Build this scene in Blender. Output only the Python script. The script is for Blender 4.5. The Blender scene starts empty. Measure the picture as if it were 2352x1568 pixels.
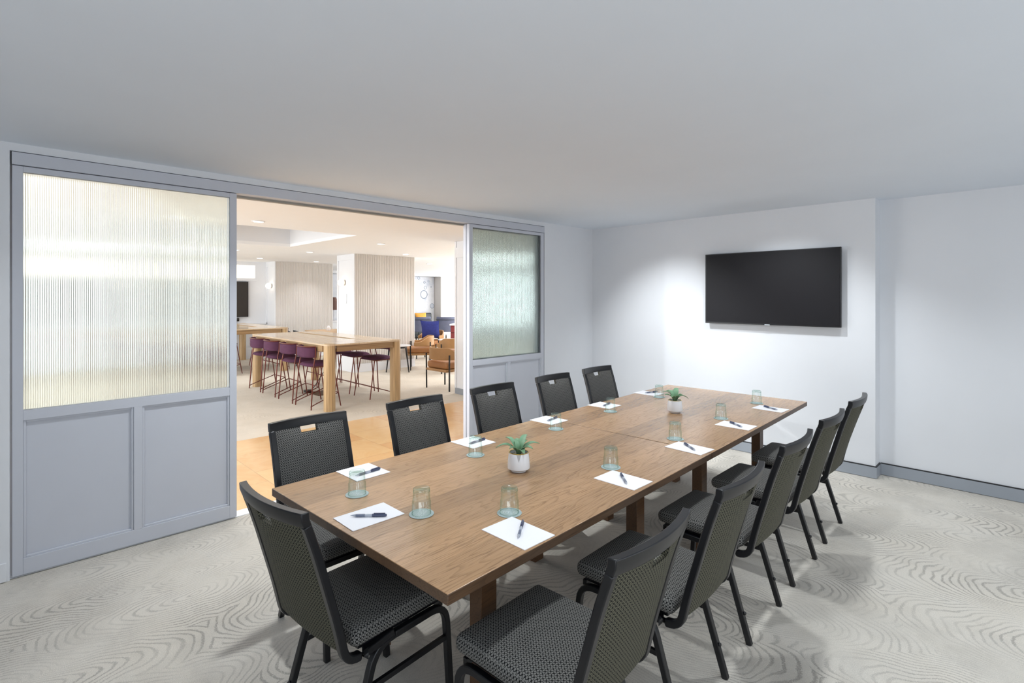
import bpy, bmesh, math, random
from mathutils import Vector, Matrix
PI = math.pi
R = math.radians
rnd = random.Random(7)
scene = bpy.context.scene
C = scene.collection

# ------------------------------------------------------------------ materials
def newmat(name):
    m = bpy.data.materials.new(name); m.use_nodes = True
    nt = m.node_tree
    for n in list(nt.nodes): nt.nodes.remove(n)
    out = nt.nodes.new('ShaderNodeOutputMaterial')
    b = nt.nodes.new('ShaderNodeBsdfPrincipled')
    nt.links.new(b.outputs[0], out.inputs[0])
    return m, nt, b, out
def lin(c):
    return tuple(((x/255)/12.92 if x/255 <= .04045 else ((x/255+.055)/1.055)**2.4) for x in c) + (1,)
def N(nt, typ, **kw):
    n = nt.nodes.new(typ)
    for k, v in kw.items():
        if k.startswith('i_'):
            key = k[2:]
            n.inputs[int(key) if key.isdigit() else key].default_value = v
        else: setattr(n, k, v)
    return n
def L(nt, a, b): nt.links.new(a, b)
def M(nt, op, a, b=None, c=None):
    n = nt.nodes.new('ShaderNodeMath'); n.operation = op
    for i, x in enumerate((a, b, c)):
        if x is None: continue
        if isinstance(x, (int, float)): n.inputs[i].default_value = x
        else: nt.links.new(x, n.inputs[i])
    return n.outputs[0]
def ramp(nt, fac, stops, interp='LINEAR'):
    n = nt.nodes.new('ShaderNodeValToRGB'); n.color_ramp.interpolation = interp
    e = n.color_ramp.elements
    while len(e) < len(stops): e.new(.5)
    for i, (p, c) in enumerate(stops): e[i].position = p; e[i].color = c
    nt.links.new(fac, n.inputs[0]); return n.outputs[0]
def mix(nt, fac, a, b, typ='MIX'):
    n = nt.nodes.new('ShaderNodeMix'); n.data_type = 'RGBA'; n.blend_type = typ
    for s, x in ((n.inputs[0], fac), (n.inputs[6], a), (n.inputs[7], b)):
        if isinstance(x, (int, float)): s.default_value = x
        elif isinstance(x, tuple): s.default_value = x
        else: nt.links.new(x, s)
    return n.outputs[2]
def coords(nt, kind='Object', scale=(1, 1, 1), rot=(0, 0, 0), loc=(0, 0, 0)):
    t = nt.nodes.new('ShaderNodeTexCoord'); mp = nt.nodes.new('ShaderNodeMapping')
    mp.inputs['Scale'].default_value = scale; mp.inputs['Rotation'].default_value = rot; mp.inputs['Location'].default_value = loc
    nt.links.new(t.outputs[kind], mp.inputs[0]); return mp.outputs[0]
def noise(nt, vec, scale, detail=2, rough=.5, dist=0):
    n = nt.nodes.new('ShaderNodeTexNoise')
    n.inputs['Scale'].default_value = scale; n.inputs['Detail'].default_value = detail
    n.inputs['Roughness'].default_value = rough; n.inputs['Distortion'].default_value = dist
    nt.links.new(vec, n.inputs['Vector']); return n.outputs[0]
def bump(nt, b, h, strength=.2, dist=.01):
    n = nt.nodes.new('ShaderNodeBump'); n.inputs['Strength'].default_value = strength; n.inputs['Distance'].default_value = dist
    nt.links.new(h, n.inputs['Height']); nt.links.new(n.outputs[0], b.inputs['Normal'])

def plain(name, rgb, rough=.5, metal=0, spec=.5, var=.04, nscale=6, bmp=0, coat=0):
    """flat colour with a little procedural unevenness"""
    m, nt, b, o = newmat(name)
    v = coords(nt)
    f = noise(nt, v, nscale, 3)
    c = lin(rgb)
    lo = tuple(x*(1-var) for x in c[:3])+(1,); hi = tuple(min(1, x*(1+var)) for x in c[:3])+(1,)
    L(nt, ramp(nt, f, [(.3, lo), (.7, hi)]), b.inputs['Base Color'])
    b.inputs['Roughness'].default_value = rough; b.inputs['Metallic'].default_value = metal
    b.inputs['Specular IOR Level'].default_value = spec; b.inputs['Coat Weight'].default_value = coat
    if bmp: bump(nt, b, noise(nt, v, 180, 2), bmp, .002)
    return m
def emit(name, rgb, s):
    m, nt, b, o = newmat(name)
    b.inputs['Base Color'].default_value = lin(rgb); b.inputs['Emission Color'].default_value = lin(rgb)
    b.inputs['Emission Strength'].default_value = s
    return m

def carpet(name, base, dark, warm, turn=None):
    m, nt, b, o = newmat(name)
    v = coords(nt, 'Object', (1, 1, 1))
    # overlapping fans of concentric arcs: distance inside stretched voronoi cells
    warp = N(nt, 'ShaderNodeTexNoise'); warp.inputs['Scale'].default_value = 2.0; warp.inputs['Detail'].default_value = 2
    L(nt, v, warp.inputs['Vector'])
    va = N(nt, 'ShaderNodeVectorMath', operation='MULTIPLY_ADD')
    L(nt, warp.outputs['Color'], va.inputs[0]); va.inputs[1].default_value = (.30, .30, 0); L(nt, v, va.inputs[2])
    def fans(rot, loc):
        mp = N(nt, 'ShaderNodeMapping', vector_type='POINT'); mp.inputs['Rotation'].default_value = (0, 0, rot); mp.inputs['Location'].default_value = loc
        L(nt, va.outputs[0], mp.inputs[0])
        sc = N(nt, 'ShaderNodeVectorMath', operation='MULTIPLY'); L(nt, mp.outputs[0], sc.inputs[0]); sc.inputs[1].default_value = (2.6, 1.12, 0)
        vo = N(nt, 'ShaderNodeTexVoronoi', feature='F1', voronoi_dimensions='2D'); vo.inputs['Scale'].default_value = 1.0
        vo.inputs['Randomness'].default_value = 1; L(nt, sc.outputs[0], vo.inputs['Vector'])
        return vo.outputs['Distance']
    d = fans(R(8), (.3, .2, 0))
    if turn is not None:
        d2 = fans(R(78), (5.1, 2.2, 0))
        sx = N(nt, 'ShaderNodeSeparateXYZ'); L(nt, v, sx.inputs[0])
        k = M(nt, 'GREATER_THAN', M(nt, 'ADD', sx.outputs[0], M(nt, 'MULTIPLY', noise(nt, v, .9, 1), 1.2)), turn)
        d = M(nt, 'ADD', M(nt, 'MULTIPLY', d, M(nt, 'SUBTRACT', 1.0, k)), M(nt, 'MULTIPLY', d2, k))
    wob = noise(nt, v, 9, 2)
    d = M(nt, 'ADD', d, M(nt, 'MULTIPLY', wob, .05))
    s = M(nt, 'SINE', M(nt, 'MULTIPLY', d, 128))
    jag = noise(nt, v, 150, 2)
    line = M(nt, 'ADD', s, M(nt, 'MULTIPLY', M(nt, 'SUBTRACT', jag, .5), 2.2))
    lm = N(nt, 'ShaderNodeMapRange', interpolation_type='SMOOTHSTEP'); lm.inputs[1].default_value = .2; lm.inputs[2].default_value = 1.1; L(nt, line, lm.inputs[0])
    fade = N(nt, 'ShaderNodeMapRange'); fade.inputs[1].default_value = .38; fade.inputs[2].default_value = .62; L(nt, noise(nt, v, 2.3, 3), fade.inputs[0])
    lw = M(nt, 'MULTIPLY', lm.outputs[0], M(nt, 'ADD', M(nt, 'MULTIPLY', fade.outputs[0], .50), .07))
    mot = noise(nt, v, 2.2, 5, .65)
    tone = mix(nt, mot, lin(base), lin(warm))
    patch = N(nt, 'ShaderNodeMapRange'); patch.inputs[1].default_value = .45; patch.inputs[2].default_value = .75; L(nt, noise(nt, coords(nt, 'Object', (1, 1, 1), (0, 0, .4), (3, 8, 0)), 1.6, 7, .72), patch.inputs[0])
    tone = mix(nt, M(nt, 'MULTIPLY', patch.outputs[0], .40), tone, lin(dark))
    col = mix(nt, lw, tone, lin(dark))
    sp = noise(nt, v, 320, 2)
    spm = N(nt, 'ShaderNodeMapRange'); spm.inputs[1].default_value = .3; spm.inputs[2].default_value = .7; spm.inputs[3].default_value = .84; spm.inputs[4].default_value = 1.12; L(nt, sp, spm.inputs[0])
    hs = N(nt, 'ShaderNodeVectorMath', operation='SCALE'); L(nt, col, hs.inputs[0]); L(nt, spm.outputs[0], hs.inputs['Scale'])
    L(nt, hs.outputs[0], b.inputs['Base Color'])
    b.inputs['Roughness'].default_value = .95; b.inputs['Specular IOR Level'].default_value = .1
    bump(nt, b, M(nt, 'ADD', M(nt, 'MULTIPLY', lw, -1.5), sp), .35, .004)
    return m

def oak(name, a, c, d, axis=1, rough=.28, board=.12, coat=0):
    """planked oak: boards run along local `axis`"""
    m, nt, b, o = newmat(name)
    v = coords(nt)
    sx = N(nt, 'ShaderNodeSeparateXYZ'); L(nt, v, sx.inputs[0])
    across = sx.outputs[1-axis]
    bid = M(nt, 'FLOOR', M(nt, 'DIVIDE', across, board))
    wn = N(nt, 'ShaderNodeTexWhiteNoise', noise_dimensions='1D'); L(nt, bid, wn.inputs['W'])
    off = M(nt, 'MULTIPLY', wn.outputs['Value'], 37.0)
    cb = N(nt, 'ShaderNodeCombineXYZ')
    ax = M(nt, 'ADD', sx.outputs[axis], off)
    if axis == 1: L(nt, across, cb.inputs[0]); L(nt, ax, cb.inputs[1])
    else: L(nt, ax, cb.inputs[0]); L(nt, across, cb.inputs[1])
    L(nt, M(nt, 'ADD', sx.outputs[2], off), cb.inputs[2])
    def st(a1, a2):
        mp = N(nt, 'ShaderNodeMapping'); mp.inputs['Scale'].default_value = (a1, a2, a1) if axis == 1 else (a2, a1, a1)
        L(nt, cb.outputs[0], mp.inputs[0]); return mp.outputs[0]
    # cathedral figure = contour lines of stretched noise
    big = noise(nt, st(6.5, .8), 1.0, 2, .5)
    fig = M(nt, 'FRACT', M(nt, 'MULTIPLY', big, 26))
    fine = noise(nt, st(150, 4), 1.0, 3, .6)
    pores = noise(nt, st(260, 9), 1.0, 2, .5)
    pm = N(nt, 'ShaderNodeMapRange', interpolation_type='SMOOTHSTEP'); pm.inputs[1].default_value = .54; pm.inputs[2].default_value = .68; L(nt, pores, pm.inputs[0])
    fm = N(nt, 'ShaderNodeMapRange', interpolation_type='SMOOTHSTEP'); fm.inputs[1].default_value = .60; fm.inputs[2].default_value = .98; L(nt, fig, fm.inputs[0])
    col = mix(nt, fine, lin(a), lin(c))
    col = mix(nt, M(nt, 'MULTIPLY', M(nt, 'MULTIPLY', fm.outputs[0], fine), .6), col, lin(d))
    col = mix(nt, M(nt, 'MULTIPLY', pm.outputs[0], .55), col, lin(d))
    br = N(nt, 'ShaderNodeMapRange'); br.inputs[3].default_value = .80; br.inputs[4].default_value = 1.14; L(nt, wn.outputs['Value'], br.inputs[0])
    hs = N(nt, 'ShaderNodeVectorMath', operation='SCALE'); L(nt, col, hs.inputs[0]); L(nt, br.outputs[0], hs.inputs['Scale'])
    L(nt, hs.outputs[0], b.inputs['Base Color'])
    b.inputs['Roughness'].default_value = rough; b.inputs['Specular IOR Level'].default_value = .5
    b.inputs['Coat Weight'].default_value = coat; b.inputs['Coat Roughness'].default_value = .16
    bump(nt, b, M(nt, 'ADD', fine, M(nt, 'MULTIPLY', pm.outputs[0], -1)), .10, .002)
    return m

def zebrano(name, cols, axis, scale, rough=.4):
    """straight-grained striped veneer; stripes run along `axis`"""
    m, nt, b, o = newmat(name)
    v = coords(nt)
    sc = [scale]*3; sc[axis] = .25
    mp = coords(nt, 'Object', tuple(sc))
    n1 = noise(nt, mp, 1.0, 4, .7)
    L(nt, ramp(nt, n1, [(.32, lin(cols[2])), (.42, lin(cols[0])), (.50, lin(cols[1])), (.56, lin(cols[0])), (.66, lin(cols[2]))]), b.inputs['Base Color'])
    b.inputs['Roughness'].default_value = rough
    return m

def woven(name, light, dark, pitch=.0116):
    """jacquard of dumb-bell motifs, turned alternately, from the mesh's own UVs (metres)"""
    m, nt, b, o = newmat(name)
    t = N(nt, 'ShaderNodeTexCoord'); sx = N(nt, 'ShaderNodeSeparateXYZ'); L(nt, t.outputs['UV'], sx.inputs[0])
    u = M(nt, 'DIVIDE', sx.outputs[0], pitch); w = M(nt, 'DIVIDE', sx.outputs[1], pitch)
    iu = M(nt, 'FLOOR', u); iw = M(nt, 'FLOOR', w)
    fu = M(nt, 'SUBTRACT', M(nt, 'SUBTRACT', u, iu), .5); fw = M(nt, 'SUBTRACT', M(nt, 'SUBTRACT', w, iw), .5)
    par = M(nt, 'FLOORED_MODULO', M(nt, 'ADD', iu, iw), 2.0); npar = M(nt, 'SUBTRACT', 1.0, par)
    au = M(nt, 'ABSOLUTE', fu); aw = M(nt, 'ABSOLUTE', fw)
    p = M(nt, 'ADD', M(nt, 'MULTIPLY', au, npar), M(nt, 'MULTIPLY', aw, par))
    q = M(nt, 'ADD', M(nt, 'MULTIPLY', aw, npar), M(nt, 'MULTIPLY', au, par))
    def circ(x, y, r):
        return M(nt, 'SUBTRACT', M(nt, 'SQRT', M(nt, 'ADD', M(nt, 'POWER', x, 2.0), M(nt, 'POWER', y, 2.0))), r)
    d1 = circ(M(nt, 'SUBTRACT', p, .46), q, .30)
    d2 = circ(p, M(nt, 'SUBTRACT', q, .54), .30)
    d3 = M(nt, 'SUBTRACT', q, M(nt, 'ADD', .10, M(nt, 'MULTIPLY', M(nt, 'POWER', p, 2.0), .6)))
    d = M(nt, 'MINIMUM', M(nt, 'MINIMUM', d1, d2), d3)
    f = N(nt, 'ShaderNodeMapRange', interpolation_type='SMOOTHSTEP'); f.inputs[1].default_value = .03; f.inputs[2].default_value = -.05; L(nt, d, f.inputs[0])
    mp = N(nt, 'ShaderNodeMapping'); mp.inputs['Scale'].default_value = (1, 1, 1); L(nt, t.outputs['UV'], mp.inputs[0])
    th = noise(nt, mp.outputs[0], 900, 1)
    lc = mix(nt, th, tuple(x*.75 for x in lin(light)[:3])+(1,), tuple(min(1, x*1.2) for x in lin(light)[:3])+(1,))
    L(nt, mix(nt, f.outputs[0], lin(dark), lc), b.inputs['Base Color'])
    b.inputs['Roughness'].default_value = .75; b.inputs['Specular IOR Level'].default_value = .25
    bump(nt, b, f.outputs[0], .2, .0008)
    return m

def tiles(name):
    m, nt, b, o = newmat(name)
    v = coords(nt, 'Object', (1, 1, 1), (0, 0, R(0)))
    br = N(nt, 'ShaderNodeTexBrick'); br.offset = .5; br.inputs['Scale'].default_value = 1
    br.inputs['Brick Width'].default_value = .62; br.inputs['Row Height'].default_value = .62
    br.inputs['Mortar Size'].default_value = .004; br.inputs['Bias'].default_value = 0
    br.inputs['Color1'].default_value = lin((218, 176, 120)); br.inputs['Color2'].default_value = lin((202, 142, 82)); br.inputs['Mortar'].default_value = lin((176, 128, 78))
    L(nt, v, br.inputs['Vector'])
    n1 = noise(nt, v, 3.5, 6, .65, 1.5)
    cl = mix(nt, M(nt, 'MULTIPLY', n1, .9), br.outputs['Color'], lin((226, 196, 152)), 'MIX')
    L(nt, cl, b.inputs['Base Color'])
    b.inputs['Roughness'].default_value = .16; b.inputs['Specular IOR Level'].default_value = .5
    return m

def glassmat(name, rgb, rough=0.0, ior=1.45):
    m, nt, b, o = newmat(name)
    nt.nodes.remove(b)
    g = N(nt, 'ShaderNodeBsdfGlass'); g.inputs['Color'].default_value = lin(rgb); g.inputs['Roughness'].default_value = rough; g.inputs['IOR'].default_value = ior
    # a slight procedural unevenness of the melt
    bp = N(nt, 'ShaderNodeBump'); bp.inputs['Strength'].default_value = .03; bp.inputs['Distance'].default_value = .002
    L(nt, noise(nt, coords(nt), 40, 2), bp.inputs['Height']); L(nt, bp.outputs[0], g.inputs['Normal'])
    L(nt, g.outputs[0], o.inputs[0]); return m

def thinglass(name, e0=(232, 242, 238), e1=(150, 184, 172), gl=.6):
    m, nt, b, o = newmat(name)
    nt.nodes.remove(b)
    t = N(nt, 'ShaderNodeBsdfTransparent'); g = N(nt, 'ShaderNodeBsdfGlossy'); g.inputs['Roughness'].default_value = .03
    g.inputs['Color'].default_value = lin((245, 252, 250))
    lw = N(nt, 'ShaderNodeLayerWeight'); lw.inputs['Blend'].default_value = .35
    n1 = noise(nt, coords(nt), 30, 2)
    L(nt, ramp(nt, lw.outputs['Facing'], [(.0, lin((254, 255, 255))), (.35, lin((250, 253, 252))), (.75, lin(e0)), (1, lin(e1))]), t.inputs['Color'])
    ms = N(nt, 'ShaderNodeMixShader'); L(nt, M(nt, 'MULTIPLY_ADD', M(nt, 'POWER', lw.outputs['Facing'], 4.0), M(nt, 'MULTIPLY_ADD', n1, .15, gl), .05), ms.inputs[0])
    L(nt, t.outputs[0], ms.inputs[1]); L(nt, g.outputs[0], ms.inputs[2]); L(nt, ms.outputs[0], o.inputs[0])
    return m

def reeded(name):
    m, nt, b, o = newmat(name)
    nt.nodes.remove(b)
    g = N(nt, 'ShaderNodeBsdfGlass'); g.inputs['Color'].default_value = lin((247, 252, 251)); g.inputs['Roughness'].default_value = .10; g.inputs['IOR'].default_value = 1.42
    tr = N(nt, 'ShaderNodeBsdfTranslucent'); tr.inputs['Color'].default_value = lin((250, 253, 253))
    n = noise(nt, coords(nt), 12, 2)
    ms = N(nt, 'ShaderNodeMixShader'); L(nt, M(nt, 'MULTIPLY_ADD', n, .06, .10), ms.inputs[0])
    L(nt, g.outputs[0], ms.inputs[1]); L(nt, tr.outputs[0], ms.inputs[2]); L(nt, ms.outputs[0], o.inputs[0])
    return m

def leafmat(name):
    m, nt, b, o = newmat(name)
    v = coords(nt)
    sx = N(nt, 'ShaderNodeSeparateXYZ'); L(nt, v, sx.inputs[0])
    f = N(nt, 'ShaderNodeMapRange'); f.inputs[1].default_value = .07; f.inputs[2].default_value = .15; L(nt, sx.outputs[2], f.inputs[0])
    col = mix(nt, f.outputs[0], lin((62, 84, 42)), lin((128, 172, 138)))
    n1 = noise(nt, v, 60, 3)
    L(nt, mix(nt, M(nt, 'MULTIPLY', n1, .4), col, lin((150, 190, 150))), b.inputs['Base Color'])
    b.inputs['Roughness'].default_value = .45
    return m

def mural(name):
    m, nt, b, o = newmat(name)
    v = coords(nt)
    n1 = noise(nt, v, 1.3, 6, .65)
    L(nt, ramp(nt, n1, [(.35, lin((196, 204, 218))), (.5, lin((226, 229, 236))), (.65, lin((210, 214, 220)))]), b.inputs['Base Color'])
    b.inputs['Roughness'].default_value = .7
    return m

MT = {}
MT['wall'] = plain('wall_paint', (222, 224, 228), .75, var=.015, nscale=2)
MT['ceil'] = plain('ceiling_paint', (222, 229, 238), .9, var=.01, nscale=2)
MT['door'] = plain('door_paint', (196, 199, 208), .5, var=.015, nscale=3)
MT['white'] = plain('lounge_white', (232, 234, 238), .7, var=.01, nscale=2)
MT['lceil'] = plain('lounge_ceiling_white', (247, 248, 250), .8, var=.005)
MT['cream'] = plain('cream_cladding', (208, 203, 198), .7, var=.02, nscale=2)
MT['base'] = plain('skirting_grey', (150, 156, 164), .4, var=.02)
MT['gap'] = plain('shadow_gap_black', (22, 22, 26), .5)
MT['metaltrim'] = plain('track_metal', (150, 146, 138), .4, metal=.3)
MT['carpet'] = carpet('meeting_carpet', (210, 206, 199), (122, 119, 114), (198, 190, 177), 3.25)
MT['carpet2'] = carpet('lounge_carpet', (214, 208, 198), (176, 168, 154), (206, 194, 178))
MT['tile'] = tiles('honey_tile')
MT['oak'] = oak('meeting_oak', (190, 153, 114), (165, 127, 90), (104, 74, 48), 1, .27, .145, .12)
MT['oakleg'] = oak('meeting_oak_leg', (104, 74, 48), (84, 58, 38), (52, 36, 24), 1, .4)
MT['ztop'] = zebrano('zebrano_top', ((212, 190, 160), (202, 178, 146), (188, 162, 130)), 0, 22, .14)
MT['zleg'] = zebrano('zebrano_leg', ((208, 178, 134), (150, 118, 80), (78, 60, 42)), 2, 40, .4)
MT['zapron'] = zebrano('zebrano_apron', ((176, 146, 106), (142, 112, 76), (92, 70, 46)), 0, 45, .4)
MT['zapron_end'] = zebrano('zebrano_apron_end', ((170, 138, 98), (132, 102, 70), (82, 62, 42)), 1, 45, .4)
MT['oakedge_shaded'] = oak('meeting_oak_edge_shaded', (104, 78, 56), (84, 62, 44), (52, 37, 26), 1, .4)  # brown stained edge, darkened further to paint in its shade
MT['frame'] = plain('black_powder_coat', (17, 18, 22), .34, var=.05)
MT['fab'] = woven('chair_jacquard', (124, 123, 120), (10, 10, 12))
MT['fabback'] = woven('chair_back_jacquard', (94, 92, 78), (13, 14, 12))
MT['black'] = plain('black_plastic', (20, 20, 23), .35)
MT['screen'] = plain('tv_screen', (24, 23, 27), .55, var=.01, spec=.25)
MT['silver'] = plain('silver_badge', (205, 212, 218), .3, metal=.6)
MT['paper'] = plain('paper_white', (250, 250, 254), .8, var=.004)
MT['pen'] = plain('pen_navy', (66, 74, 102), .3)
MT['pengrip'] = plain('pen_grip_grey', (112, 120, 140), .3)
MT['pencl'] = plain('pen_clear_barrel', (176, 182, 194), .15, var=.1, nscale=30)
MT['glass'] = thinglass('tumbler_glass')
MT['glassbase'] = thinglass('tumbler_base', (180, 208, 198), (58, 96, 82), .8)
MT['coaster'] = plain('coaster_grey_green', (168, 184, 184), .5, var=.08, nscale=30)
MT['coastprint'] = plain('coaster_print', (222, 230, 230), .6)
MT['reed'] = reeded('reeded_glass')
MT['pot'] = plain('pot_white_glaze', (226, 228, 232), .25, var=.01)
MT['gold'] = plain('gold_rim', (196, 168, 84), .3, metal=.8)
MT['grey'] = plain('grey_glaze', (176, 176, 178), .4)
MT['gravel'] = plain('gravel', (150, 140, 118), .9, var=.5, nscale=160)
MT['leaf'] = leafmat('leaf_green')
MT['copper'] = plain('copper_red_tube', (106, 52, 42), .32, metal=.45)
MT['plum'] = plain('plum_velvet', (88, 54, 77), .85, var=.12, nscale=9, spec=.2)
MT['tan'] = plain('tan_leather', (172, 130, 84), .45, var=.06, nscale=8)
MT['tandark'] = plain('tan_leather_seat', (164, 112, 66), .45, var=.06, nscale=8)
MT['ink'] = plain('blue_cushion', (48, 58, 132), .85, var=.12, nscale=20)
MT['orange'] = plain('orange_cushion', (222, 158, 66), .85, var=.08, nscale=20)
MT['slate'] = plain('slate_blue_upholstery', (108, 114, 138), .8, var=.08)
MT['darkgrey'] = plain('dark_shell', (44, 50, 54), .5, var=.06)
MT['maroon'] = plain('maroon_panel', (134, 58, 62), .6, var=.06)
MT['tabletop'] = plain('pale_oak_top', (206, 170, 128), .35, var=.08, nscale=12)
MT['stone'] = plain('grey_stone_top', (196, 196, 198), .3, var=.06)
MT['mural'] = mural('bubble_mural')
MT['ring'] = plain('bubble_ring', (120, 136, 160), .5)
MT['bubble'] = plain('bubble_fill', (206, 214, 226), .3)
MT['lamp'] = emit('lamp_white', (255, 244, 226), 9)
MT['sconce'] = emit('sconce_glow', (255, 240, 220), 3.2)
MT['niche'] = emit('niche_glow', (255, 246, 226), 1.1)
MT['daylight'] = emit('window_daylight', (246, 250, 255), 2.2)
MT['brown'] = plain('brown_shade', (120, 92, 84), .8)
MT['steel'] = plain('steel', (150, 158, 168), .25, metal=.7)

# ------------------------------------------------------------------ mesh building
class MB:
    def __init__(s): s.v = []; s.f = []
    def add(s, vs, fs, mat=None):
        o = len(s.v)
        s.v += [tuple((mat @ Vector(p)) if mat is not None else p) for p in vs]
        s.f += [tuple(i+o for i in f) for f in fs]; return s
    def box(s, x0, x1, y0, y1, z0, z1, mat=None):
        v = [(x, y, z) for z in (z0, z1) for y in (y0, y1) for x in (x0, x1)]
        return s.add(v, [(0, 2, 3, 1), (4, 5, 7, 6), (0, 1, 5, 4), (1, 3, 7, 5), (3, 2, 6, 7), (2, 0, 4, 6)], mat)
    def tube(s, pts, r, n=8, rect=None, up=(0, 0, 1), closed=False, mat=None):
        """round (radius r, may be a list) or rectangular (rect=(w,h); h along up) sweep"""
        P = [Vector(p) for p in pts]; k = len(P); rings = []
        prev = None; V = []
        for i in range(k):
            if closed: t = (P[(i+1) % k]-P[i-1]).normalized(); a = (P[i]-P[i-1]).normalized()
            else:
                t = (P[min(i+1, k-1)]-P[max(i-1, 0)]).normalized(); a = (P[i]-P[i-1]).normalized() if i else t
            u = Vector(up) if prev is None or rect else prev
            side = t.cross(u)
            if side.length < 1e-5: side = t.cross(Vector((1, 0, 0)))
            side.normalize(); w = side.cross(t).normalized(); prev = w
            m = 1/max(.5, abs(a.dot(t)))
            if rect:
                ring = [P[i]+side*sx*rect[0]/2+w*sy*rect[1]/2*m for sx, sy in ((-1, -1), (1, -1), (1, 1), (-1, 1))]
            else:
                rr = r[i] if isinstance(r, (list, tuple)) else r
                ring = [P[i]+(side*math.cos(2*PI*j/n)+w*math.sin(2*PI*j/n))*rr for j in range(n)]
            V += ring
        q = 4 if rect else n; F = []
        for i in range(k if closed else k-1):
            for j in range(q):
                a0 = i*q+j; a1 = i*q+(j+1) % q; b0 = ((i+1) % k)*q+j; b1 = ((i+1) % k)*q+(j+1) % q
                F.append((a0, a1, b1, b0))
        if not closed: F += [tuple(reversed(range(q))), tuple(range((k-1)*q, k*q))]
        return s.add([tuple(p) for p in V], F, mat)
    def lathe(s, prof, n=32, c=(0, 0, 0), mat=None, cap0=True, cap1=True):
        V = []; F = []
        for r, z in prof: V += [(c[0]+r*math.cos(2*PI*j/n), c[1]+r*math.sin(2*PI*j/n), c[2]+z) for j in range(n)]
        for i in range(len(prof)-1):
            for j in range(n): F.append((i*n+j, i*n+(j+1) % n, (i+1)*n+(j+1) % n, (i+1)*n+j))
        if cap0: F.append(tuple(reversed(range(n))))
        if cap1: F.append(tuple(range((len(prof)-1)*n, len(prof)*n)))
        return s.add(V, F, mat)
    def loop_lathe(s, prof, n=32, c=(0, 0, 0)):
        V = []; F = []; k = len(prof)
        for r, z in prof: V += [(c[0]+r*math.cos(2*PI*j/n), c[1]+r*math.sin(2*PI*j/n), c[2]+z) for j in range(n)]
        for i in range(k):
            for j in range(n): F.append((i*n+j, i*n+(j+1) % n, ((i+1) % k)*n+(j+1) % n, ((i+1) % k)*n+j))
        return s.add(V, F)
    def prism(s, poly, z0, z1, mat=None):
        k = len(poly)
        V = [(x, y, z0) for x, y in poly]+[(x, y, z1) for x, y in poly]
        F = [tuple(reversed(range(k))), tuple(range(k, 2*k))]+[(i, (i+1) % k, k+(i+1) % k, k+i) for i in range(k)]
        return s.add(V, F, mat)
    def grid(s, fn, nu, nv, flip=False, mat=None):
        V = [fn(i/nu, j/nv) for j in range(nv+1) for i in range(nu+1)]
        F = []
        for j in range(nv):
            for i in range(nu):
                a = j*(nu+1)+i; q = (a, a+1, a+nu+2, a+nu+1)
                F.append(tuple(reversed(q)) if flip else q)
        return s.add(V, F, mat)
    def slab(s, fn, nu, nv, mat=None):
        """closed slab: fn(u,v,w) with w in (0,1) for the two faces"""
        V = []; F = []; W = nu+1; T = W*(nv+1)
        for w in (0, 1): V += [fn(i/nu, j/nv, w) for j in range(nv+1) for i in range(W)]
        for j in range(nv):
            for i in range(nu):
                a = j*W+i; F.append((a, a+W, a+W+1, a+1)); F.append((T+a, T+a+1, T+a+W+1, T+a+W))
        for i in range(nu):
            F.append((i, i+1, T+i+1, T+i)); a = nv*W+i; F.append((a+1, a, T+a, T+a+1))
        for j in range(nv):
            a = j*W; F.append((a+W, a, T+a, T+a+W)); a = j*W+nu; F.append((a, a+W, T+a+W, T+a))
        return s.add(V, F, mat)
    def soft(s, x0, x1, y0, y1, z0, z1, r=.02, seg=3, crown=0, cuts=5, mat=None):
        """upholstered block with rounded edges and a crowned top"""
        bm = bmesh.new(); bmesh.ops.create_cube(bm, size=1)
        sx, sy, sz = x1-x0, y1-y0, z1-z0
        for v in bm.verts: v.co = Vector(((v.co.x+.5)*sx+x0, (v.co.y+.5)*sy+y0, (v.co.z+.5)*sz+z0))
        bmesh.ops.bevel(bm, geom=bm.edges[:], offset=min(r, sx*.49, sy*.49, sz*.49), segments=seg, profile=.5, affect='EDGES')
        if crown:
            for k in range(1, cuts):
                for n_, a_, l_ in (((1, 0, 0), x0, sx), ((0, 1, 0), y0, sy)):
                    co = (x0+sx*k/cuts, y0+sy*k/cuts, 0)
                    bmesh.ops.bisect_plane(bm, geom=bm.verts[:]+bm.edges[:]+bm.faces[:], plane_co=co, plane_no=n_)
            for v in bm.verts:
                fx = 1-abs((v.co.x-x0)/sx*2-1)**2.4; fy = 1-abs((v.co.y-y0)/sy*2-1)**2.4
                if v.co.z > (z0+z1)/2: v.co.z += crown*max(0, fx)*max(0, fy)
        bm.verts.index_update()
        s.add([tuple(v.co) for v in bm.verts], [tuple(v.index for v in f.verts) for f in bm.faces], mat); bm.free(); return s
    def build(s, name, m, parent=None, smooth=40, bevel=0, kind=None, keep=False):
        me = bpy.data.meshes.new(name)
        me.from_pydata(s.v, [], s.f); me.validate()
        bm = bmesh.new(); bm.from_mesh(me); 
        if not keep: bmesh.ops.recalc_face_normals(bm, faces=bm.faces[:])
        uv = bm.loops.layers.uv.new('UVMap')
        for f in bm.faces:
            n = f.normal; ax = max(range(3), key=lambda i: abs(n[i]))
            for l in f.loops:
                p = l.vert.co
                l[uv].uv = (p.y, p.z) if ax == 0 else ((p.x, p.z) if ax == 1 else (p.x, p.y))
        bm.to_mesh(me); bm.free()
        me.materials.append(m)
        if smooth:
            me.shade_smooth(); me.set_sharp_from_angle(angle=R(smooth))
        o = bpy.data.objects.new(name, me); C.objects.link(o)
        if parent is not None: o.parent = parent
        if bevel:
            b = o.modifiers.new('bevel', 'BEVEL'); b.width = bevel; b.segments = 2; b.limit_method = 'ANGLE'; b.angle_limit = R(40)
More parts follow.
